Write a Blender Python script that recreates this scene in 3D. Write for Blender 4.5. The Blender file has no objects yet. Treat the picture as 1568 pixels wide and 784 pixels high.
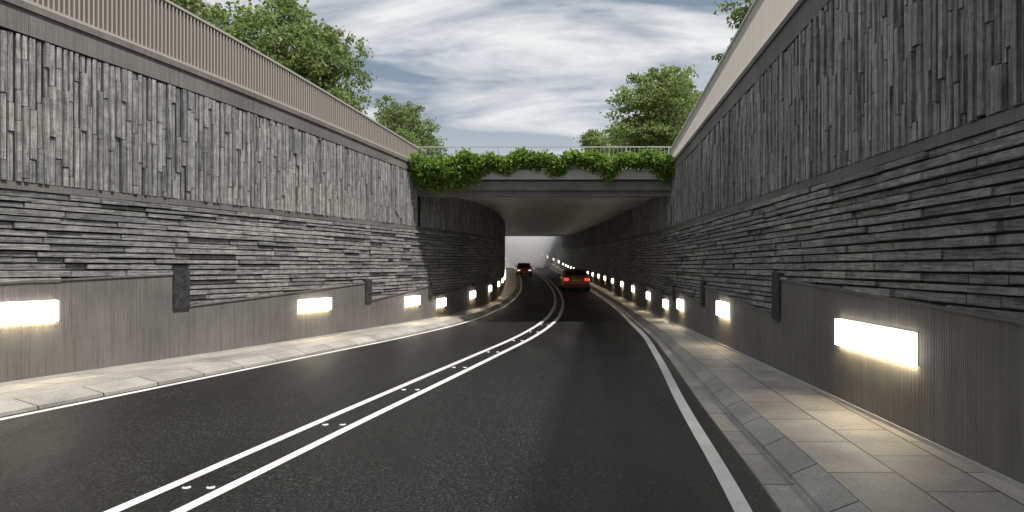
import bpy, math, random
import numpy as np
from mathutils import Vector, Matrix
random.seed(7); rng=np.random.default_rng(7)
scene=bpy.context.scene
COL=scene.collection

# ------------------------------------------------------------------ helpers
def spline(pts):
    P=np.array(pts,float); X=P[:,0]; Y=P[:,1]; h=np.diff(X); dl=np.diff(Y)/h
    m=np.zeros(len(X)); m[0]=dl[0]; m[-1]=dl[-1]
    m[1:-1]=(dl[:-1]*h[1:]+dl[1:]*h[:-1])/(h[1:]+h[:-1])
    def f(x):
        x=np.asarray(x,float); i=np.clip(np.searchsorted(X,x)-1,0,len(X)-2)
        t=(x-X[i])/h[i]; tt=np.clip(t,0,1)
        v=(2*tt**3-3*tt**2+1)*Y[i]+(tt**3-2*tt**2+tt)*h[i]*m[i]+(-2*tt**3+3*tt**2)*Y[i+1]+(tt**3-tt**2)*h[i]*m[i+1]
        v=v+np.where(t<0,(x-X[0])*m[0],0)+np.where(t>1,(x-X[-1])*m[-1],0)
        return v
    return f
def lin(pts):
    P=np.array(pts,float)
    return lambda y: np.interp(y,P[:,0],P[:,1])
def new_mesh(name,verts,faces,mats,parent=None,uvs=None,midx=None,smooth=False):
    me=bpy.data.meshes.new(name)
    me.from_pydata([tuple(map(float,v)) for v in verts],[],[tuple(int(a) for a in f) for f in faces])
    for m in (mats if isinstance(mats,(list,tuple)) else [mats]): me.materials.append(m)
    if uvs is not None:
        ul=me.uv_layers.new(name="UVMap")
        li=np.zeros(len(me.loops),int); me.loops.foreach_get("vertex_index",li)
        ul.data.foreach_set("uv",np.asarray(uvs,float)[li].ravel())
    if midx is not None: me.polygons.foreach_set("material_index",np.asarray(midx,int))
    if smooth: me.polygons.foreach_set("use_smooth",[True]*len(me.polygons))
    me.update()
    ob=bpy.data.objects.new(name,me); COL.objects.link(ob)
    if parent: ob.parent=parent
    return ob
def empty(name,loc=(0,0,0)):
    e=bpy.data.objects.new(name,None); e.location=loc; e.empty_display_size=.5; COL.objects.link(e); return e
class MB:
    def __init__(s): s.v=[]; s.f=[]; s.m=[]
    def add(s,vs,fs,m=0):
        o=len(s.v); s.v+=list(vs); s.f+=[tuple(o+i for i in f) for f in fs]; s.m+=[m]*len(fs)
    def box(s,x0,x1,y0,y1,z0,z1,m=0):
        s.add([(x0,y0,z0),(x1,y0,z0),(x1,y1,z0),(x0,y1,z0),(x0,y0,z1),(x1,y0,z1),(x1,y1,z1),(x0,y1,z1)],
              [(0,3,2,1),(4,5,6,7),(0,1,5,4),(1,2,6,5),(2,3,7,6),(3,0,4,7)],m)
    def obj(s,name,mats,parent=None,smooth=False): return new_mesh(name,s.v,s.f,mats,parent,midx=s.m,smooth=smooth)

# ------------------------------------------------------------------ materials
def mat(name,base=(.5,.5,.5),rough=.7,metal=0,spec=.4):
    m=bpy.data.materials.new(name); m.use_nodes=True; nt=m.node_tree; b=nt.nodes["Principled BSDF"]
    b.inputs["Base Color"].default_value=(*base,1); b.inputs["Roughness"].default_value=rough
    b.inputs["Metallic"].default_value=metal; b.inputs["Specular IOR Level"].default_value=spec
    return m,nt,b
def L(nt,a,b): nt.links.new(a,b)
def ramp(nt,fac,stops):
    r=nt.nodes.new("ShaderNodeValToRGB"); e=r.color_ramp.elements
    while len(e)<len(stops): e.new(.5)
    for i,(p,c) in enumerate(stops):
        e[i].position=p; e[i].color=(*c,1) if len(c)==3 else c
    L(nt,fac,r.inputs[0]); return r
def noise(nt,scale,detail=4,rough=.55,vec=None,sc=None):
    n=nt.nodes.new("ShaderNodeTexNoise"); n.inputs["Scale"].default_value=scale; n.inputs["Detail"].default_value=detail; n.inputs["Roughness"].default_value=rough
    if vec is None:
        vec=nt.nodes.new("ShaderNodeTexCoord").outputs["Object"]
    if sc:
        mp=nt.nodes.new("ShaderNodeMapping"); mp.inputs["Scale"].default_value=sc; L(nt,vec,mp.inputs[0]); vec=mp.outputs[0]
    L(nt,vec,n.inputs["Vector"]); return n
def mix(nt,a,b,fac,mode='MULTIPLY'):
    m=nt.nodes.new("ShaderNodeMix"); m.data_type='RGBA'; m.blend_type=mode
    for sock,v in ((m.inputs[0],fac),(m.inputs[6],a),(m.inputs[7],b)):
        if isinstance(v,(int,float)): sock.default_value=v
        elif isinstance(v,tuple): sock.default_value=(*v,1)
        else: L(nt,v,sock)
    return m.outputs[2]
def bump(nt,b,h,strength=.4,dist=.01):
    n=nt.nodes.new("ShaderNodeBump"); n.inputs["Strength"].default_value=strength; n.inputs["Distance"].default_value=dist
    L(nt,h,n.inputs["Height"]); L(nt,n.outputs[0],b.inputs["Normal"])

def m_brick(name,sc,k=1.):
    m,nt,b=mat(name,rough=.5)
    g=nt.nodes.new("ShaderNodeNewGeometry")
    q=lambda a,b_,c_:(a*k,b_*k,c_*k)
    r=ramp(nt,g.outputs["Random Per Island"],[(0,q(.26,.265,.275)),(.2,q(.33,.332,.335)),(.5,q(.40,.396,.385)),(.8,q(.46,.455,.44)),(.95,q(.52,.51,.49)),(1,q(.34,.33,.36))])
    n=noise(nt,7,6,.72); c=ramp(nt,n.outputs[0],[(.32,(.55,.55,.56)),(.68,(1.25,1.25,1.23))])
    n2=noise(nt,.35,3); c2=ramp(nt,n2.outputs[0],[(.3,(.8,.81,.84)),(.7,(1.15,1.13,1.1))])
    n4=noise(nt,1,5,.7,sc=sc); c4=ramp(nt,n4.outputs[0],[(.38,(.4,.4,.41)),(.5,(.95,.95,.95)),(.66,(1.4,1.4,1.37))])
    col=mix(nt,mix(nt,mix(nt,r.outputs[0],c.outputs[0],1.0),c2.outputs[0],1.0),c4.outputs[0],1.); L(nt,col,b.inputs["Base Color"])
    n3=noise(nt,30,5,.75); ad=nt.nodes.new("ShaderNodeMath"); ad.operation='ADD'; L(nt,n3.outputs[0],ad.inputs[0]); L(nt,n4.outputs[0],ad.inputs[1])
    bump(nt,b,ad.outputs[0],1.,.028)
    return m
BRICKV=m_brick("slate_slat",(34,34,1.6),.9); BRICKH=m_brick("slate_brick",(2.2,2.2,45),.84)
def m_simple(name,c1,c2,sc,rough=.75,bs=.3,bscale=60,bd=.01,aniso=None,spec=.4,metal=0):
    m,nt,b=mat(name,rough=rough,spec=spec,metal=metal)
    n=noise(nt,sc,6,.6,sc=aniso); r=ramp(nt,n.outputs[0],[(.3,c1),(.7,c2)]); L(nt,r.outputs[0],b.inputs["Base Color"])
    if bs: bump(nt,b,noise(nt,bscale,4,.6).outputs[0],bs,bd)
    return m
GROUT=m_simple("dark_grout",(.006,.006,.007),(.013,.013,.014),3)
STEPB=m_simple("dark_stone_block",(.012,.013,.015),(.06,.06,.064),9,bs=.9,bscale=18,bd=.03)
def m_ribbed(name,k=1.):
    m,nt,b=mat(name,rough=.7)
    uv=nt.nodes.new("ShaderNodeTexCoord")
    w=nt.nodes.new("ShaderNodeTexWave"); w.bands_direction='X'; w.wave_profile='SIN'; w.inputs["Scale"].default_value=11; w.inputs["Distortion"].default_value=2.4
    w.inputs["Detail"].default_value=2; w.inputs["Detail Scale"].default_value=.7
    L(nt,uv.outputs["UV"],w.inputs["Vector"])
    n=noise(nt,.9,5,.6); c=ramp(nt,n.outputs[0],[(.3,(.18*k,.17*k,.16*k)),(.7,(.28*k,.267*k,.25*k))])
    ns=noise(nt,6,5,.6,vec=uv.outputs["UV"],sc=(2.5,.12,1)); cs=ramp(nt,ns.outputs[0],[(.3,(.72,.72,.72)),(.7,(1.12,1.12,1.12))])
    rc=ramp(nt,w.outputs["Fac"],[(0,(.7,.7,.7)),(1,(1.06,1.06,1.06))])
    br=nt.nodes.new("ShaderNodeTexBrick"); br.offset=0; br.inputs["Scale"].default_value=1; br.inputs["Brick Width"].default_value=5; br.inputs["Row Height"].default_value=50
    br.inputs["Mortar Size"].default_value=.006; br.inputs["Color1"].default_value=(1,1,1,1); br.inputs["Color2"].default_value=(.92,.92,.93,1); br.inputs["Mortar"].default_value=(.4,.4,.4,1)
    L(nt,uv.outputs["UV"],br.inputs["Vector"])
    col=mix(nt,mix(nt,mix(nt,c.outputs[0],rc.outputs[0],1.),cs.outputs[0],1.),br.outputs[0],1.); L(nt,col,b.inputs["Base Color"])
    bump(nt,b,w.outputs["Fac"],.4,.015)
    return m
RIB=m_ribbed("ribbed_concrete",.84)
CONC=m_simple("concrete",(.34,.33,.31),(.48,.47,.45),1.2,.8,.25,40)
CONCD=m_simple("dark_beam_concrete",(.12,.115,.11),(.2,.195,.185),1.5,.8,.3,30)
def m_ceil():
    m,nt,b=mat("ceiling_concrete",rough=.42)
    uv=nt.nodes.new("ShaderNodeTexCoord")
    br=nt.nodes.new("ShaderNodeTexBrick"); br.offset=0; br.inputs["Scale"].default_value=1; br.inputs["Brick Width"].default_value=3; br.inputs["Row Height"].default_value=1.3
    br.inputs["Mortar Size"].default_value=.015; br.inputs["Color1"].default_value=(.52,.505,.47,1); br.inputs["Color2"].default_value=(.45,.435,.405,1); br.inputs["Mortar"].default_value=(.2,.2,.2,1)
    L(nt,uv.outputs["UV"],br.inputs["Vector"])
    n=noise(nt,.8,5); c=ramp(nt,n.outputs[0],[(.3,(.75,.75,.75)),(.7,(1.1,1.1,1.1))])
    L(nt,mix(nt,br.outputs[0],c.outputs[0],1.),b.inputs["Base Color"]); return m
CEIL=m_ceil()
def m_asphalt():
    m,nt,b=mat("asphalt",rough=.6,spec=.3)
    n=noise(nt,34,3,.95); c=ramp(nt,n.outputs[0],[(.42,(.003,.003,.0033)),(.52,(.009,.009,.0095)),(.59,(.032,.032,.032)),(.68,(.15,.15,.145))])
    n2=noise(nt,.5,5,.6,sc=(1.6,.35,1)); c2=ramp(nt,n2.outputs[0],[(.3,(.6,.6,.6)),(.7,(1.3,1.29,1.27))])
    L(nt,mix(nt,c.outputs[0],c2.outputs[0],1.),b.inputs["Base Color"])
    r=ramp(nt,n2.outputs[0],[(.3,(.42,)*3),(.7,(.64,)*3)]); L(nt,r.outputs[0],b.inputs["Roughness"])
    bump(nt,b,noise(nt,40,3,.8).outputs[0],.9,.018); return m
ASPH=m_asphalt()
def m_paint():
    m,nt,b=mat("road_paint",rough=.6)
    n=noise(nt,30,6,.75); c=ramp(nt,n.outputs[0],[(.28,(.35,.35,.34)),(.42,(.76,.76,.74)),(.7,(.84,.84,.82))])
    n2=noise(nt,1.2,4); c2=ramp(nt,n2.outputs[0],[(.3,(.74,)*3),(.6,(1,)*3)])
    L(nt,mix(nt,c.outputs[0],c2.outputs[0],1.),b.inputs["Base Color"]); bump(nt,b,noise(nt,60,3).outputs[0],.5,.008); return m
PAINT=m_paint()
def m_slab(name,bw,rh,c1,c2,off=.0,mort=.008):
    m,nt,b=mat(name,rough=.6)
    uv=nt.nodes.new("ShaderNodeTexCoord")
    br=nt.nodes.new("ShaderNodeTexBrick"); br.offset=off; br.inputs["Scale"].default_value=1; br.inputs["Brick Width"].default_value=bw; br.inputs["Row Height"].default_value=rh
    br.inputs["Mortar Size"].default_value=mort; br.inputs["Mortar Smooth"].default_value=.2
    br.inputs["Color1"].default_value=(*c1,1); br.inputs["Color2"].default_value=(*c2,1); br.inputs["Mortar"].default_value=(.035,.035,.035,1)
    L(nt,uv.outputs["UV"],br.inputs["Vector"])
    n=noise(nt,1.3,6,.6); c=ramp(nt,n.outputs[0],[(.3,(.66,.66,.67)),(.7,(1.14,1.13,1.12))])
    n2=noise(nt,45,3,.75); cc=ramp(nt,n2.outputs[0],[(.38,(.72,)*3),(.6,(1.1,)*3)])
    L(nt,mix(nt,mix(nt,br.outputs[0],c.outputs[0],1.),cc.outputs[0],1.),b.inputs["Base Color"])
    bump(nt,b,n2.outputs[0],.4,.008); return m
SLAB=m_slab("paving_slab",1.05,.62,(.46,.435,.40),(.33,.315,.29),.5,.011)
KERB=m_slab("kerb_stone",1.0,9,(.44,.425,.395),(.34,.33,.305),0,.012)
FENCE,_,_=mat("fence_metal",(.40,.365,.33),.45,.2)
FENCE_SKY,_,_=mat("fence_metal_skylit",(.55,.52,.48),.4,.2)  # same metal for the right fence, with sky brightness put into the colour
RAIL,_,_=mat("galvanised_steel",(.5,.5,.5),.45,.5)
GROUND=m_simple("grass_ground",(.04,.06,.02),(.08,.1,.035),.8,.9)
def m_emit(name,c,s):
    m=bpy.data.materials.new(name); m.use_nodes=True; nt=m.node_tree; nt.nodes.clear()
    e=nt.nodes.new("ShaderNodeEmission"); o=nt.nodes.new("ShaderNodeOutputMaterial"); e.inputs[0].default_value=(*c,1); e.inputs[1].default_value=s
    L(nt,e.outputs[0],o.inputs[0]); return m
LAMP=m_emit("lamp_diffuser",(1,.93,.8),9)
LAMPB=m_emit("lamp_diffuser_edge",(1,.82,.52),36)
LFRAME,_,_=mat("lamp_frame",(.5,.5,.48),.4,.6)

# ------------------------------------------------------------------ alignment (metres; y = along the road)
C =spline([(-40,-13.5),(-10,-6.9),(0,-4.4),(5.44,-2.99),(8.75,-2.18),(11.13,-1.58),(13.2,-1.06),(15.2,-.56),(18.6,.28),(25,1.45),(30,2.05),(35,2.47),(40,2.76),(46,3.02),(60,3.37),(70,3.52),(80,3.58),(100,3.33),(110,3.0),(130,1.8),(150,.15),(180,-2.8),(230,-8.5)])
W =spline([(-40,5.6),(0,5.3),(5.4,4.9),(10.5,4.35),(14,4.0),(18.5,3.5),(23,3.05),(30,2.7),(40,2.5),(60,2.6),(100,2.8),(230,3)])
XL=spline([(-40,-23),(-10,-16.3),(0,-12.4),(5,-10.3),(10.4,-8.0),(13.8,-6.5),(19.6,-4.25),(23,-3.05),(29.5,-1.45),(35,-.9),(42,-.66),(50,-.6),(60,-.71),(70,-.83),(85,-1.02),(100,-1.2),(110,-1.5),(130,-2.7),(150,-4.3),(180,-7),(230,-12.5)])
XR=spline([(-40,.5),(-10,3.0),(0,3.9),(5.6,4.3),(8,4.47),(13.8,4.85),(17.7,5.1),(21.3,5.33),(27,5.6),(31,5.78),(39,6.15),(50,6.6),(60,6.9),(70,7.2),(80,7.42),(100,7.6),(110,7.35),(130,5.85),(150,4.1),(180,1.1),(230,-4.5)])
Z =spline([(-40,.5),(-10,.16),(0,0),(10,-.16),(20,-.32),(25,-.385),(30,-.4),(50,-.4),(75,-.4),(85,-.34),(100,-.025),(115,.56),(130,1.415),(150,2.73),(180,4.7),(230,8)])
ZB=lambda y: Z(y)+.15
Y0,YT,YE,Y1=-38.,22.6,100.,230.
CE=lin([(22.6,4.52),(100,5.0)])
def T(y):
    y=np.asarray(y,float); a=5.6-.052*(np.maximum(y,-2)-10.4)
    return np.where(y<YT,a,np.where(y<YE,CE(y),5.1))
def B(y):
    y=np.asarray(y,float); a=6.1-.065*(np.maximum(y,-2)-10.4)
    return np.where(y<YT,a,np.where(y<YE,CE(y)+.1,5.5))
def F(y):
    y=np.asarray(y,float); return 7.45-.13*(np.maximum(y,-2)-10.4)
J=3.1
ys=np.concatenate([np.arange(Y0,50,.5),np.arange(50,Y1+.1,2.)])

def strip(name,ys,prof,m,parent=None,smooth=True):
    n=len(prof); A=np.array([np.stack([p[0](ys),ys,p[1](ys)],1) for p in prof])
    ds=np.r_[0,np.cumsum(np.linalg.norm(np.diff(A[0],axis=0),axis=1))]
    cr=np.zeros((n,len(ys)))
    for i in range(1,n): cr[i]=cr[i-1]+np.linalg.norm(A[i]-A[i-1],axis=1)
    V=A.transpose(1,0,2).reshape(-1,3); UV=np.stack([np.repeat(ds,n),cr.T.ravel()],1)
    Fc=[(i*n+j,i*n+j+1,(i+1)*n+j+1,(i+1)*n+j) for i in range(len(ys)-1) for j in range(n-1)]
    return new_mesh(name,V,Fc,m,parent,UV,smooth=False)
gapR=lambda y: XR(y)-(C(y)+W(y))
gapL=lambda y: (C(y)-W(y))-XL(y)
RA=lambda y: C(y)+W(y)+gapR(y)*.12
RG=lambda y: C(y)+W(y)+gapR(y)*.25
RK=lambda y: C(y)+W(y)+gapR(y)*.36
LA=lambda y: C(y)-W(y)-gapL(y)*.07
LK=lambda y: C(y)-W(y)-gapL(y)*.25
dz=lambda d: (lambda y: Z(y)+d)
strip("road",ys,[(LA,Z),(C,Z),(RA,Z)],ASPH)
gut=strip("gutter",ys,[(RA,dz(.001)),(RG,dz(.001))],KERB)
def off(f,o): return lambda y: f(y)+o
kl=strip("kerb",ys,[(LA,dz(-.02)),(off(LA,-.01),dz(.05)),(LK,dz(.15))],KERB)
kr=strip("kerb",ys,[(RG,dz(-.02)),(off(RG,.01),dz(.05)),(RK,dz(.15))],KERB)
pl=strip("pavement",ys,[(LK,dz(.15)),(off(XL,-.0),dz(.15))],SLAB)
pr=strip("pavement",ys,[(RK,dz(.15)),(off(XR,.0),dz(.15))],SLAB)
def pline(f,w): return strip("road_marking",ys,[(off(f,-w/2),dz(.004)),(off(f,w/2),dz(.004))],PAINT)
DS=lin([(-40,.29),(12,.27),(30,.2),(230,.2)])
pline(lambda y:C(y)-DS(y),.125); pline(lambda y:C(y)+DS(y),.125)
pline(lambda y:C(y)-W(y)+.04,.13); pline(lambda y:C(y)+W(y)-.02,.15)
STUD,_,_=mat("stud_white",(.7,.7,.68),.4); STUDM,_,_=mat("stud_metal",(.06,.06,.06),.4,.8)
sb=MB(); y=3.65
while y<70:
    for sx in (-.11,.11):
        cx=float(C(y))+sx; z=float(Z(y))
        r=.042; n=12
        vs=[(cx+r*math.cos(2*math.pi*k/n),y+r*math.sin(2*math.pi*k/n),z+.001) for k in range(n)]+[(cx+r*.75*math.cos(2*math.pi*k/n),y+r*.75*math.sin(2*math.pi*k/n),z+.014) for k in range(n)]
        for k in range(n):
            a=2*math.pi*(k+.5)/n; sb.add([vs[k],vs[(k+1)%n],vs[n+(k+1)%n],vs[n+k]],[(0,1,2,3)],0 if math.sin(a)<0 else 1)
        sb.add(vs[n:],[tuple(range(n))],1)
    y+=2.4
sb.obj("road_studs",[STUD,STUDM])

# ------------------------------------------------------------------ retaining walls
class Wall:
    def __init__(s,X,side):
        s.yy=np.arange(Y0,Y1+.01,.1); s.xx=X(s.yy)
        dx=np.gradient(s.xx,s.yy); l=np.sqrt(1+dx*dx); s.nx=side*1/l; s.ny=-side*dx/l
        s.s=np.r_[0,np.cumsum(np.hypot(np.diff(s.xx),np.diff(s.yy)))]
    def at(s,q,o):
        return (np.interp(q,s.s,s.xx)+np.interp(q,s.s,s.nx)*o, np.interp(q,s.s,s.yy)+np.interp(q,s.s,s.ny)*o)
    def y(s,q): return np.interp(q,s.s,s.yy)
    def sof(s,y): return np.interp(y,s.yy,s.s)
    def strip(s,name,q,prof,m,parent):
        y=s.y(q); n=len(prof); A=[]
        for o,h in prof:
            x,yy=s.at(q,o); A.append(np.stack([x,yy,ZB(y)+h(y)],1))
        A=np.array(A); cr=np.zeros((n,len(q)))
        for i in range(1,n): cr[i]=cr[i-1]+np.linalg.norm(A[i]-A[i-1],axis=1)
        V=A.transpose(1,0,2).reshape(-1,3); UV=np.stack([np.repeat(q,n),cr.T.ravel()],1)
        Fc=[(i*n+j,i*n+j+1,(i+1)*n+j+1,(i+1)*n+j) for i in range(len(q)-1) for j in range(n-1)]
        return new_mesh(name,V,Fc,m,parent,UV)
def wall_boxes(w,items,name,mats,parent,back=0.0):
    I=np.array(items,float)
    s0,s1,h0,h1,d,bk=I.T; n=len(I)
    zb0=ZB(w.y(s0)); zb1=ZB(w.y(s1))
    V=np.zeros((n,8,3)); k=0
    for o in (bk,d):
        for (q,zb,h) in ((s0,zb0,h0),(s1,zb1,h0),(s1,zb1,h1),(s0,zb0,h1)):
            x,y=w.at(q,o); V[:,k,0]=x; V[:,k,1]=y; V[:,k,2]=zb+h; k+=1
    base=(np.arange(n)*8)[:,None,None]
    fq=np.array([[4,5,6,7],[0,1,5,4],[1,2,6,5],[2,3,7,6],[3,0,4,7]])[None]
    Fc=(base+fq).reshape(-1,4)
    return new_mesh(name,V.reshape(-1,3),Fc,mats,parent)
def hb_func(segs):
    def f(y):
        y=np.asarray(y,float); o=np.full(y.shape,1.0)
        for a,h0,b,h1 in segs: o=np.where((y>=a)&(y<b),h0+(h1-h0)*(y-a)/(b-a),o)
        return o
    return f
segL=[(-40,1.0,-6,1.5),(-6,1.05,3.5,1.55),(3.5,1.36,13.55,1.73),(13.55,1.07,19.7,1.41),(19.7,.87,23.5,1.2),(23.5,.78,28,1.1)]
segR=[(-40,1.0,-6,1.5),(-6,1.0,3,1.5),(3,1.3,11.9,1.66),(11.9,.98,17.7,1.38),(17.7,.87,21.9,1.16),(21.9,.78,28,1.1)]
def build_wall(X,side,segs,lamps):
    w=Wall(X,side); e=empty("retaining_wall"); hb=hb_func(segs)
    Q=w.s[-1]; q=np.unique(np.r_[np.arange(0,w.sof(60),.5),np.arange(w.sof(60),Q,2.)])
    sT,sE=float(w.sof(YT)),float(w.sof(YE))
    steps=[a for a,_,_,_ in segs[1:]]
    c=lambda v:(lambda y:np.full(np.shape(y),float(v)))
    qa=np.unique(np.r_[q,sT-.001,sT+.001,sE-.001,sE+.001])
    w.strip("backing",qa,[(0,c(-.3)),(0,B)],GROUT,e)
    edges=[Y0]+steps+[28,Y1]
    for i in range(len(edges)-1):
        a=w.sof(edges[i])+.001; b=w.sof(edges[i+1])-.001
        qq=np.unique(np.r_[a,q[(q>a)&(q<b)],b])
        w.strip("base_panel",qq,[(.055,c(-.02)),(.055,lambda y:hb(y)-.03),(.08,lambda y:hb(y)-.03),(.08,lambda y:hb(y)+.0),(0,lambda y:hb(y)+.0)],RIB,e)
    w.strip("skirting",q,[(.075,c(-.01)),(.075,c(.045)),(.05,c(.045))],CONC,e)
    w.strip("course_band",q,[(0,c(J-.02)),(.035,c(J-.02)),(.035,c(J+.1)),(0,c(J+.1))],RIB,e)
    for a,b in ((0,sT-.02),(sE+.02,Q)):
        qq=np.unique(np.r_[a,q[(q>a)&(q<b)],b])
        w.strip("top_band",qq,[(0,T),(.05,T),(.05,lambda y:B(y)-.1),(.09,lambda y:B(y)-.1),(.09,B),(-.4,B)],RIB,e)
    items=[]
    s=0.3; r=random.Random(3 if side>0 else 4)
    while s<w.sof(210):
        y=float(w.y(s)); wd=r.uniform(.056,.086)
        if y>60: wd*=2.
        gap=r.uniform(.026,.042) if y<60 else .06
        y1=float(w.y(s+wd))
        if not(abs(y-YT)<.12 or abs(y-YE)<.2):
            top=float(min(T(y),T(y1)))-.01; h=J+.11-r.uniform(0,1.2)
            while h<top:
                ln=r.choice([.5,.8,1.1,1.4,1.7]) * r.uniform(.85,1.1)
                h0=max(h,J+.11); h1=min(h+ln,top)
                if h1-h0>.04: items.append((s+r.uniform(-.008,.008),s+wd+r.uniform(-.008,.008),h0,h1-.015,r.choice([.02,.035,.05,.07]) ,0))
                h+=ln
        s+=wd+gap
    wall_boxes(w,items,"vertical_slats",BRICKV,e); items=[]
    hgt=J-.035; stepS=[float(w.sof(a)) for a in steps]
    while hgt>.7:
        ch=r.choice([.085,.1,.11,.12])
        s=r.uniform(0,.8)
        while s<w.sof(210):
            y=float(w.y(s)); ln=r.uniform(.45,1.6)
            if y>60: ln*=2
            s1=s+ln
            for ss in stepS:
                if s<ss<s1: s1=ss
            nxt=s1
            if s1-s>.06:
                hbv=max(float(hb(y+.01)),0)
                h0=max(hgt-ch+r.uniform(.022,.034),hbv); h1=hgt+r.uniform(-.004,.004)
                if h1-h0>.02: items.append((s+.009,s1-.009,h0,h1,r.choice([.012,.028,.045,.06,.075]),0))
            s=max(nxt,s+.05)
        hgt-=ch
    wall_boxes(w,items,"slate_courses",BRICKH,e)
    it=[]
    for i,a in enumerate(steps[2:],2):
        s=float(w.sof(a)); hi=segs[i][3]; lo=segs[i+1][1]
        it.append((s-.5+.06*i,s-.004,lo-.06,hi+.08,.1,0))
    wall_boxes(w,it,"step_block",STEPB,e)
    for (ly,h,ln,ht) in lamps:
        s=float(w.sof(ly)); mb=MB()
        def P(q,o,hh):
            x,yy=w.at(q,o); return (float(x),float(yy),float(ZB(w.y(q)))+hh)
        a,b_=s-ln/2,s+ln/2
        h0,h1=h-ht/2,h+ht/2
        vs=[P(a,.055,h0),P(b_,.055,h0),P(b_,.055,h1),P(a,.055,h1),P(a,.12,h0),P(b_,.12,h0),P(b_,.12,h1),P(a,.12,h1)]
        mb.add(vs,[(4,5,6,7)],0); mb.add(vs,[(0,1,5,4)],1); mb.add(vs,[(1,2,6,5),(3,0,4,7),(2,3,7,6)],0)
        t=.012
        for (qa_,qb_,ha,hc) in ((a-t,b_+t,h1,h1+t),(a-t,a,h0,h1),(b_,b_+t,h0,h1)):
            vs=[P(qa_,.07,ha),P(qb_,.07,ha),P(qb_,.07,hc),P(qa_,.07,hc),P(qa_,.056,ha),P(qb_,.056,ha),P(qb_,.056,hc),P(qa_,.056,hc)]
            mb.add(vs,[(0,1,2,3),(0,1,5,4),(1,2,6,5),(2,3,7,6),(3,0,4,7)],2)
        mb.obj("wall_lamp",[LAMP,LAMPB,LFRAME])
    f=empty("metal_fence"); it=[]; s=w.sof(-14); sF=float(w.sof(YT))
    FM=FENCE if side>0 else FENCE_SKY
    bt,bd,bp=(.03,-.08,.085) if side>0 else (.022,-.045,.1)
    while s<sF:
        y=float(w.y(s)); it.append((s,s+bt,float(B(y))+.06,float(F(y))-.03,.02,bd)); s+=bp
    wall_boxes(w,it,"blades",FM,f)
    qq=np.linspace(w.sof(-14),sF,70)
    w.strip("top_rail",qq,[(-.11,lambda y:F(y)-.05),(.04,lambda y:F(y)-.05),(.04,F),(-.11,F),(-.11,lambda y:F(y)-.05)],FM,f)
    w.strip("bottom_rail",qq,[(-.1,lambda y:B(y)+.03),(.03,lambda y:B(y)+.03),(.03,lambda y:B(y)+.08),(-.1,lambda y:B(y)+.08)],FM,f)
    if side>0: w.strip("back_plate",qq,[(-.1,lambda y:B(y)+.005),(-.1,lambda y:F(y)-.06)],FM,f)
    return w
farL=[(y,.74,.65,.25) for y in np.arange(36.5,100,4.8)]+[(y,.8,.9,.3) for y in np.arange(106,200,8.)]
lampsL=[(3.2,1.15,1.6,.35),(10.55,1.12,1.35,.34),(17.2,.87,1.3,.31),(22.05,.72,1.0,.3),(24.3,.54,.8,.28),(28,.63,.75,.27),(32,.7,.7,.26)]+farL
lampsR=[(1.0,1.0,2.,.35),(8.15,.96,2.0,.35),(15.4,.87,1.0,.34),(20.6,.68,.85,.3),(23.2,.55,.7,.28),(27,.64,.65,.27),(31.5,.7,.65,.26)]+[(y-.5,h,l,a) for y,h,l,a in farL]
WL=build_wall(XL,1,segL,lampsL)
WR=build_wall(XR,-1,segR,lampsR)

# ------------------------------------------------------------------ underpass bridge
br=empty("underpass_bridge")
x0,x1=float(XL(YT)),float(XR(YT)); zb=float(ZB(YT))
mb=MB()
mb.box(x0-.6,x1+.6,22.15,22.75,4.55,4.86,0)
mb.box(x0-.6,x1+.6,22.32,22.78,4.861,5.12,0)
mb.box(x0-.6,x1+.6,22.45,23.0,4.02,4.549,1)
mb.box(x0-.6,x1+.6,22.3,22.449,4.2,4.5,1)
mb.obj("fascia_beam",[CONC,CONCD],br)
yc=np.r_[np.arange(23.0,100,1.),100.]
zc=lambda y:ZB(y)+CE(y)-.02
strip("ceiling",yc,[(off(XL,-.1),zc),(lambda y:.5*(XL(y)+XR(y)),zc),(off(XR,.1),zc)],CEIL,br)
mb=MB(); xa,xb=float(XL(100)),float(XR(100)); z100=float(ZB(100))
mb.box(xa-.5,xb+.5,100,100.6,z100+4.85,z100+5.9,0); mb.obj("exit_beam",[CONC],br)
rl=MB(); yr=23.5; zg=5.1
for z_,t in ((5.84,.018),(5.5,.008),(5.2,.008)): rl.box(x0-.3,x1+.6,yr-t,yr+t,z_-t,z_+t)
x=x0-.3
while x<x1+.6:
    t=.018 if int(round((x-x0+.3)/.15))%10==0 else .005
    rl.box(x-t,x+t,yr-t,yr+t,zg-.2,5.825); x+=.15
rl.obj("bridge_railing",[RAIL])

# ------------------------------------------------------------------ ground sheet (upper level)
yg=np.unique(np.r_[-1500,-600,-200,np.arange(Y0,YT,2.),YT+.3,np.arange(26,100,6.),100,np.arange(104,Y1,6.),Y1,400,800,2500])
def G(y):
    y=np.asarray(y,float)
    a=ZB(np.clip(y,Y0,YT))+6.05-.065*(np.clip(y,-2,YT)-10.4)
    b=np.interp(y,[YT,40,70,100],[5.12,5.3,5.8,z100+5.4])
    c_=ZB(np.clip(y,100,Y1))+5.4
    return np.where(y<=YT,a,np.where(y<100,b,c_))
V=[];Fc=[]
def rowx(y):
    yy=min(max(y,Y0),Y1); l=float(XL(yy)); r_=float(XR(yy))
    return [-2500,-400,l-40,l-.3,(l+r_)/2,r_+.3,r_+40,400,2500]
for y in yg:
    for x in rowx(y): V.append((x,y,float(G(y))))
for i in range(len(yg)-1):
    for j in range(8):
        ym=(yg[i]+yg[i+1])/2
        if j in(3,4) and ((Y0<ym<YT+.2) or (100<ym<Y1)): continue
        Fc.append((i*9+j,i*9+j+1,(i+1)*9+j+1,(i+1)*9+j))
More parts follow.
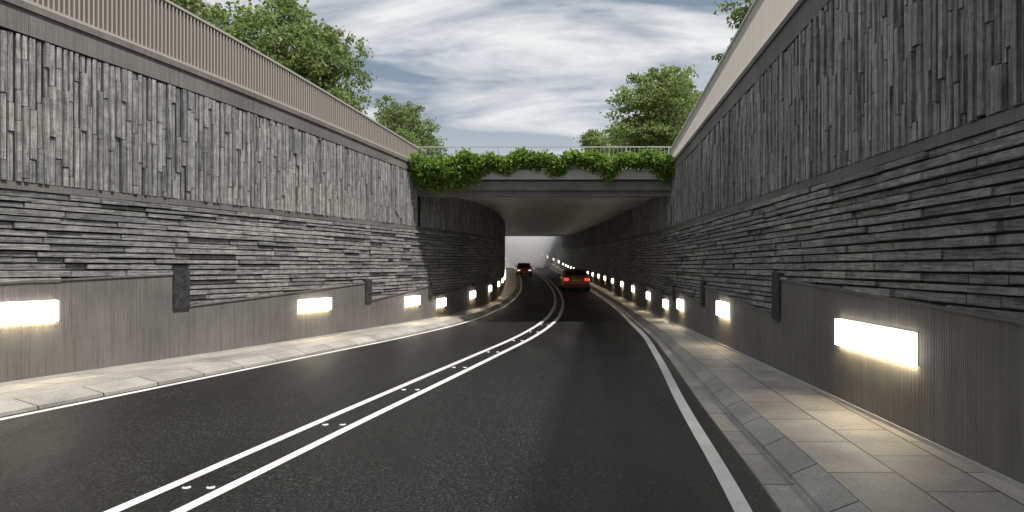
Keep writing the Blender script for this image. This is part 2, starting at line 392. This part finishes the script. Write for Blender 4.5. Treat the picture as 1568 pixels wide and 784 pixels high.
new_mesh("ground",V,Fc,GROUND)

# ------------------------------------------------------------------ foliage
def m_leaf(name,c1,c2,c3):
    m,nt,b=mat(name,rough=.5,spec=.3)
    g=nt.nodes.new("ShaderNodeNewGeometry")
    r=ramp(nt,g.outputs["Random Per Island"],[(0,c1),(.5,c2),(1,c3)])
    n=noise(nt,.7,3); c=ramp(nt,n.outputs[0],[(.3,(.65,.7,.6)),(.7,(1.25,1.2,1.1))])
    col=mix(nt,r.outputs[0],c.outputs[0],1.)
    L(nt,col,b.inputs["Base Color"])
    tr=nt.nodes.new("ShaderNodeBsdfTranslucent"); L(nt,mix(nt,col,(1.5,1.5,.9),1.),tr.inputs[0])
    ms=nt.nodes.new("ShaderNodeMixShader"); ms.inputs[0].default_value=.45
    L(nt,b.outputs[0],ms.inputs[1]); L(nt,tr.outputs[0],ms.inputs[2]); L(nt,ms.outputs[0],nt.nodes["Material Output"].inputs[0])
    return m
LEAF=m_leaf("tree_leaves",(.11,.16,.07),(.20,.265,.125),(.32,.39,.21))
IVY=m_leaf("ivy_leaves",(.07,.13,.03),(.15,.26,.05),(.27,.40,.1))
BARK=m_simple("bark",(.06,.05,.04),(.13,.11,.09),5,.9,.6,12,.05)
def leaf_cloud(P,size,rg):
    n=len(P); a=rg.normal(size=(n,3)); a/=np.linalg.norm(a,axis=1)[:,None]
    b=rg.normal(size=(n,3)); b-=a*(a*b).sum(1)[:,None]; b/=np.linalg.norm(b,axis=1)[:,None]
    cx=np.cross(a,b); s=size*rg.uniform(.6,1.3,n)[:,None]
    V=np.stack([P-b*s*.6,P+cx*s*.38+a*s*.08,P+b*s*.6,P-cx*s*.38+a*s*.08],1).reshape(-1,3)
    F_=(np.arange(n)*4)[:,None]+np.arange(4)[None]
    return V,F_
def tube(mb,p0,p1,r0,r1,n=7,m=0):
    p0=Vector(p0);p1=Vector(p1); d=(p1-p0).normalized(); u=d.orthogonal().normalized(); v=d.cross(u)
    vs=[tuple(p0+(u*math.cos(2*math.pi*k/n)+v*math.sin(2*math.pi*k/n))*r0) for k in range(n)]+[tuple(p1+(u*math.cos(2*math.pi*k/n)+v*math.sin(2*math.pi*k/n))*r1) for k in range(n)]
    mb.add(vs,[(k,(k+1)%n,n+(k+1)%n,n+k) for k in range(n)],m)
def tree_mesh(seed,H=10.,R=3.4,zlo=2.6,leaves=20000,lobes=9):
    rg=np.random.default_rng(seed); mb=MB(); rr=random.Random(seed)
    trunk_top=H*.42
    tube(mb,(0,0,-.3),(.05,.05,H*.22),.24,.18,9); tube(mb,(.05,.05,H*.22),(0,.1,trunk_top),.18,.13,9)
    tube(mb,(0,.1,trunk_top),(.1,0,H*.85),.13,.03,7)
    cen=[]
    for i in range(lobes):
        a=2*math.pi*i/lobes*1.618*2+rr.uniform(-.4,.4); t=(i+.5)/lobes
        zz=zlo+(H-zlo)*(.18+.72*t); env=math.sin(math.pi*min(1,max(.0,(zz-zlo)/(H-zlo)))**.8)**.6
        rad=R*.62*env*rr.uniform(.6,1.05)
        cen.append((rad*math.cos(a),rad*math.sin(a),zz,R*rr.uniform(.34,.5)*(.55+.5*env)))
    cen.append((0,0,H-R*.35,R*.38)); cen.append((0,0,zlo+(H-zlo)*.45,R*.45))
    for c in cen:
        z0=min(max(c[2]-rr.uniform(1.4,2.4),H*.2),trunk_top+1.2)
        mid=(c[0]*.5,c[1]*.5,(z0+c[2])/2+.1)
        tube(mb,(0,.05,z0),mid,.085,.055,6); tube(mb,mid,c[:3],.055,.02,5)
        for k in range(5):
            v=rg.normal(size=3); v/=np.linalg.norm(v); e_=(c[0]+v[0]*c[3]*.85,c[1]+v[1]*c[3]*.85,c[2]+abs(v[2])*c[3]*.8)
            tube(mb,(c[0]*.8,c[1]*.8,c[2]-.2),e_,.025,.008,4)
    P=[]
    tot=sum(c[3]**2 for c in cen)
    for c in cen:
        nc=int(leaves*c[3]**2/tot); ncl=max(10,int(nc/60))
        for k in range(ncl):
            v=rg.normal(size=3); v/=np.linalg.norm(v); q=c[3]*rg.uniform(.6,1.15)
            cc=np.array(c[:3])+v*q*np.array([1,1,.85]); cs=rg.uniform(.13,.26)*R*.36
            p=rg.normal(size=(60,3))*cs*np.array([1,1,.55])+cc; P.append(p)
    P=np.concatenate(P); LV,LF=leaf_cloud(P,.165,rg)
    nb=len(mb.v); V=np.r_[np.array(mb.v),LV]; Fs=mb.f+[tuple(f) for f in (LF+nb)]
    midx=[0]*len(mb.f)+[1]*len(LF)
    me=bpy.data.meshes.new("tree_mesh"); me.from_pydata(V.tolist(),[],[tuple(map(int,f)) for f in Fs]); me.materials.append(BARK); me.materials.append(LEAF)
    me.polygons.foreach_set("material_index",midx); me.update(); return me
TM=[tree_mesh(11),tree_mesh(23,lobes=11),tree_mesh(35,R=3.0,lobes=8)]
def place(i,px,d,ztop,scale,rot,sx=1):
    ob=bpy.data.objects.new("deciduous_tree",TM[i]); COL.objects.link(ob)
    ob.scale=(scale*sx,scale*sx,scale); ob.rotation_euler=(0,0,rot); ob.location=(px,d,ztop-10*scale)
place(0,-10.7,31,14.0,1.0,.3,1.1)
place(1,-8.9,32,13.1,.9,2.2,.78)
place(2,-14.6,27.5,15.2,1.05,1.)
place(1,-7.3,44,12.3,.8,4.,1.0)
place(0,-6.9,56,12.2,.7,5.,.8)
place(1,9.5,43,14.2,1.05,.9,1.05)
place(2,11.4,46,14.2,.95,3.,.85)
place(2,7.0,58,13.0,.85,2.,1.15)
place(0,10.0,60,14.2,.95,1.2,1.05)
place(1,10.9,25.5,14.5,.9,2.5,.9)
rg=np.random.default_rng(5)
drop=lin([(-3.3,.8),(-3.0,1.05),(-2.4,.95),(-1.9,1.1),(-1.5,1.05),(-1.1,.6),(-.6,.28),(-.2,.48),(.3,.26),(.8,.36),(1.4,.48),(1.9,.2),(2.4,.28),(2.8,.62),(3.1,.78),(3.5,.3),(4.0,.25),(4.5,.38),(4.9,.62),(5.3,.7),(5.6,.65)])
P=[]
for k in range(760):
    x=rg.uniform(x0-.05,x1+.05); dpt=float(drop(x))*rg.uniform(.75,1.12)
    if x<-1.2 and rg.random()<.3: dpt*=1.1
    t=rg.random(); z=5.3+.08*math.sin(x*3.1)+.06*math.sin(x*7.3)-t*dpt; yv=22.1-.25*math.sin(math.pi*min(1,t+.15))*rg.uniform(.4,1.3)*(1.5 if x<-1 else 1)
    if t<.25: yv+=rg.uniform(-.1,.6)
    P.append(rg.normal(size=(26,3))*np.array([.1,.06,.075])+np.array([x,yv,z]))
P=np.concatenate(P); LV,LF=leaf_cloud(P,.105,rg)
new_mesh("hanging_ivy",LV,LF,IVY)

# ------------------------------------------------------------------ cars
GLASS,_,_=mat("car_glass",(.02,.022,.025),.08,0,.6)
TYRE,_,_=mat("tyre_rubber",(.02,.02,.02),.8)
RIM,_,_=mat("alloy_rim",(.5,.5,.5),.3,.9)
TRIM,_,_=mat("black_trim",(.02,.02,.02),.5)
PLATE,_,_=mat("number_plate",(.8,.6,.08),.5)
TAIL=m_emit("tail_lamp",(1,.06,.03),1.3); HEAD=m_emit("head_lamp",(1,.97,.9),1.2)
def paint(name,c):
    m,nt,b=mat(name,c,.35,.0); b.inputs["Coat Weight"].default_value=.8; b.inputs["Coat Roughness"].default_value=.08; return m
def make_car(name,x,y,heading,pm):
    e=empty(name)
    st=[(-2.27,.72,.46,.80),(-2.24,.80,.36,.93),(-2.12,.855,.28,1.0),(-1.7,.885,.24,1.03),(-.8,.9,.22,.98),(.3,.9,.22,.95),(1.0,.9,.22,.94),(1.6,.885,.24,.87),(2.05,.85,.26,.77),(2.2,.79,.32,.67),(2.26,.7,.4,.58)]
    V=[];Fc=[]
    for (yy,hw,zb_,zt) in st:
        half=[(hw*.8,zb_),(hw*.97,zb_+.07),(hw,zb_+.2),(hw*.99,zb_+(zt-zb_)*.72),(hw*.95,zt-.05),(hw*.86,zt-.005),(hw*.4,zt+.02)]
        V+=[(a,yy,b) for a,b in half]+[(-a,yy,b) for a,b in reversed(half)]
    n=14
    for i in range(len(st)-1):
        for k in range(n): Fc.append((i*n+k,i*n+(k+1)%n,(i+1)*n+(k+1)%n,(i+1)*n+k))
    Fc.append(tuple(range(n))); Fc.append(tuple(reversed(range((len(st)-1)*n,len(st)*n))))
    new_mesh("body",V,Fc,pm,e,smooth=False)
    def loft(nm,secs,m):
        V=[];Fc=[]
        for pts in secs: V+=pts
        k=len(secs[0])
        for i in range(len(secs)-1):
            for j in range(k): Fc.append((i*k+j,i*k+(j+1)%k,(i+1)*k+(j+1)%k,(i+1)*k+j))
        Fc.append(tuple(range((len(secs)-1)*k,len(secs)*k)))
        return new_mesh(nm,V,Fc,m,e)
    def rr_(hw,ya,yb,z,c=.12): return [(hw-c,ya,z),(hw,ya+c,z),(hw,yb-c,z),(hw-c,yb,z),(-hw+c,yb,z),(-hw,yb-c,z),(-hw,ya+c,z),(-hw+c,ya,z)]
    loft("windows",[rr_(.80,-1.75,1.15,.96),rr_(.71,-1.42,.62,1.2),rr_(.62,-1.12,.2,1.40)],GLASS)
    loft("roof",[rr_(.645,-1.17,.26,1.375),rr_(.6,-1.04,.12,1.44),rr_(.4,-.8,-.1,1.465)],pm)
    pb=MB()
    for sx in (-1,1):
        for (ya,yb) in ((1.05,.2),(-1.68,-1.1),(-.3,-.35)):
            tube(pb,(sx*.77,ya,.96),(sx*.62,yb,1.39),.06,.05,6)
    pb.obj("pillars",[pm],e)
    for sx in (-1,1):
        for yy in (-1.35,1.38):
            wb=MB(); n=20; xo,xi=sx*.91,sx*.68
            ro=[(xo,yy+.33*math.cos(2*math.pi*k/n),.33+.33*math.sin(2*math.pi*k/n)) for k in range(n)]
            ri=[(xi,)+v[1:] for v in ro]
            rm=[(xo+sx*.005,yy+.21*math.cos(2*math.pi*k/n),.33+.21*math.sin(2*math.pi*k/n)) for k in range(n)]
            wb.add(ro+ri,[(k,(k+1)%n,n+(k+1)%n,n+k) for k in range(n)]+[tuple(range(n)),tuple(range(n,2*n))],0)
            wb.add(rm,[tuple(range(n))],1); wb.obj("wheel",[TYRE,RIM],e)
    d=MB()
    for sx in (-1,1):
        a,b_=sorted((sx*.5,sx*.80)); d.box(a,b_,-2.29,-2.12,.71,.87,0)
        a,b_=sorted((sx*.46,sx*.76)); d.box(a,b_,2.1,2.255,.58,.70,1)
        a,b_=sorted((sx*.88,sx*1.03)); d.box(a,b_,.7,.85,.95,1.07,3)
    d.box(-.27,.27,-2.30,-2.25,.66,.78,2); d.box(-.26,.26,2.25,2.29,.40,.50,2)
    d.box(-.7,.7,-2.285,-2.1,.40,.47,3); d.box(-.4,.4,2.2,2.265,.52,.64,3); d.box(-.6,.6,2.15,2.27,.33,.39,3)
    d.box(-.74,.74,-2.0,2.0,.17,.3,3)
    d.obj("lights_and_trim",[TAIL,HEAD,PLATE,TRIM],e)
    e.location=(x,y,float(Z(y))+.005); e.rotation_euler=(0,0,heading); e.scale=(1.05,1.05,1.05)
    return e
make_car("dark_red_car",4.38,47.,math.radians(-1.5),paint("dark_red_paint",(.55,.17,.10)))
make_car("red_car",1.45,81.,math.radians(180),paint("red_paint",(.95,.13,.10)))

# ------------------------------------------------------------------ scatter volume added for the bright glow at the tunnel exit
hz=bpy.data.materials.new("exit_glow_volume"); hz.use_nodes=True; nt=hz.node_tree; nt.nodes.clear()
v=nt.nodes.new("ShaderNodeVolumeScatter"); v.inputs["Density"].default_value=.11; v.inputs["Color"].default_value=(1,1,1,1); v.inputs["Anisotropy"].default_value=-.3
o=nt.nodes.new("ShaderNodeOutputMaterial"); L(nt,v.outputs[0],o.inputs["Volume"])
mb=MB(); mb.box(-14,14,104,136,-2,6.2); mb.obj("exit_glow_volume",[hz])

# ------------------------------------------------------------------ light + sky
tv=Vector((-.38,.37,-.85)).normalized(); sd=-tv
el=math.asin(sd.z); az=math.atan2(sd.x,sd.y)
sl=bpy.data.lights.new("sun","SUN"); sl.energy=5.0; sl.angle=math.radians(2.5); sl.color=(1,.945,.87)
so=bpy.data.objects.new("sun",sl); COL.objects.link(so); so.rotation_euler=tv.to_track_quat('-Z','Y').to_euler(); so.location=(0,0,40)
w=bpy.data.worlds.new("World"); scene.world=w; w.use_nodes=True; nt=w.node_tree; bg=nt.nodes["Background"]; bg.inputs[1].default_value=.1
sk=nt.nodes.new("ShaderNodeTexSky"); sk.sky_type='NISHITA'; sk.sun_disc=False; sk.sun_elevation=el; sk.sun_rotation=az; sk.dust_density=1.5
tc=nt.nodes.new("ShaderNodeTexCoord"); sp=nt.nodes.new("ShaderNodeSeparateXYZ"); L(nt,tc.outputs["Generated"],sp.inputs[0])
def M(op,a,b=None):
    n=nt.nodes.new("ShaderNodeMath"); n.operation=op
    for i,v in enumerate((a,b)):
        if v is None: continue
        if isinstance(v,(int,float)): n.inputs[i].default_value=v
        else: L(nt,v,n.inputs[i])
    return n.outputs[0]
zz=M('ADD',M('MAXIMUM',sp.outputs[2],0.0),.14)
cb=nt.nodes.new("ShaderNodeCombineXYZ"); L(nt,M('DIVIDE',sp.outputs[0],zz),cb.inputs[0]); L(nt,M('DIVIDE',sp.outputs[1],zz),cb.inputs[1])
mp=nt.nodes.new("ShaderNodeMapping"); mp.inputs["Rotation"].default_value=(0,0,.35); mp.inputs["Scale"].default_value=(.75,1.5,1); mp.inputs["Location"].default_value=(3.1,1.7,0); L(nt,cb.outputs[0],mp.inputs[0])
n1=noise(nt,1.25,10,.56,vec=mp.outputs[0]); n1.inputs["Distortion"].default_value=.8
cl=ramp(nt,n1.outputs[0],[(.39,(.08,.08,.08)),(.495,(.64,.64,.64)),(.59,(1,1,1))])
n2=noise(nt,2.2,7,.6,vec=mp.outputs[0]); cc=ramp(nt,n2.outputs[0],[(.3,(5.7,6.05,6.4)),(.58,(8.8,8.9,8.95))])
skg=mix(nt,sk.outputs[0],(2.0,2.65,3.5),.7,'MIX')
col=mix(nt,skg,cc.outputs[0],cl.outputs[0],'MIX')
hf=ramp(nt,sp.outputs[2],[(0,(1,1,1)),(.14,(.45,.45,.45)),(.26,(0,0,0))])
col=mix(nt,col,(7.7,7.95,8.15),hf.outputs[0],'MIX')
L(nt,col,bg.inputs[0])

# ------------------------------------------------------------------ camera
cam=bpy.data.cameras.new("camera"); co=bpy.data.objects.new("camera",cam); COL.objects.link(co)
co.location=(0,0,2); co.rotation_euler=(math.radians(90),0,0); cam.sensor_width=36; cam.lens=23.46; cam.clip_end=5000; cam.clip_start=.05
scene.camera=co
scene.view_settings.view_transform='Standard'; scene.view_settings.look='None'; scene.view_settings.exposure=0
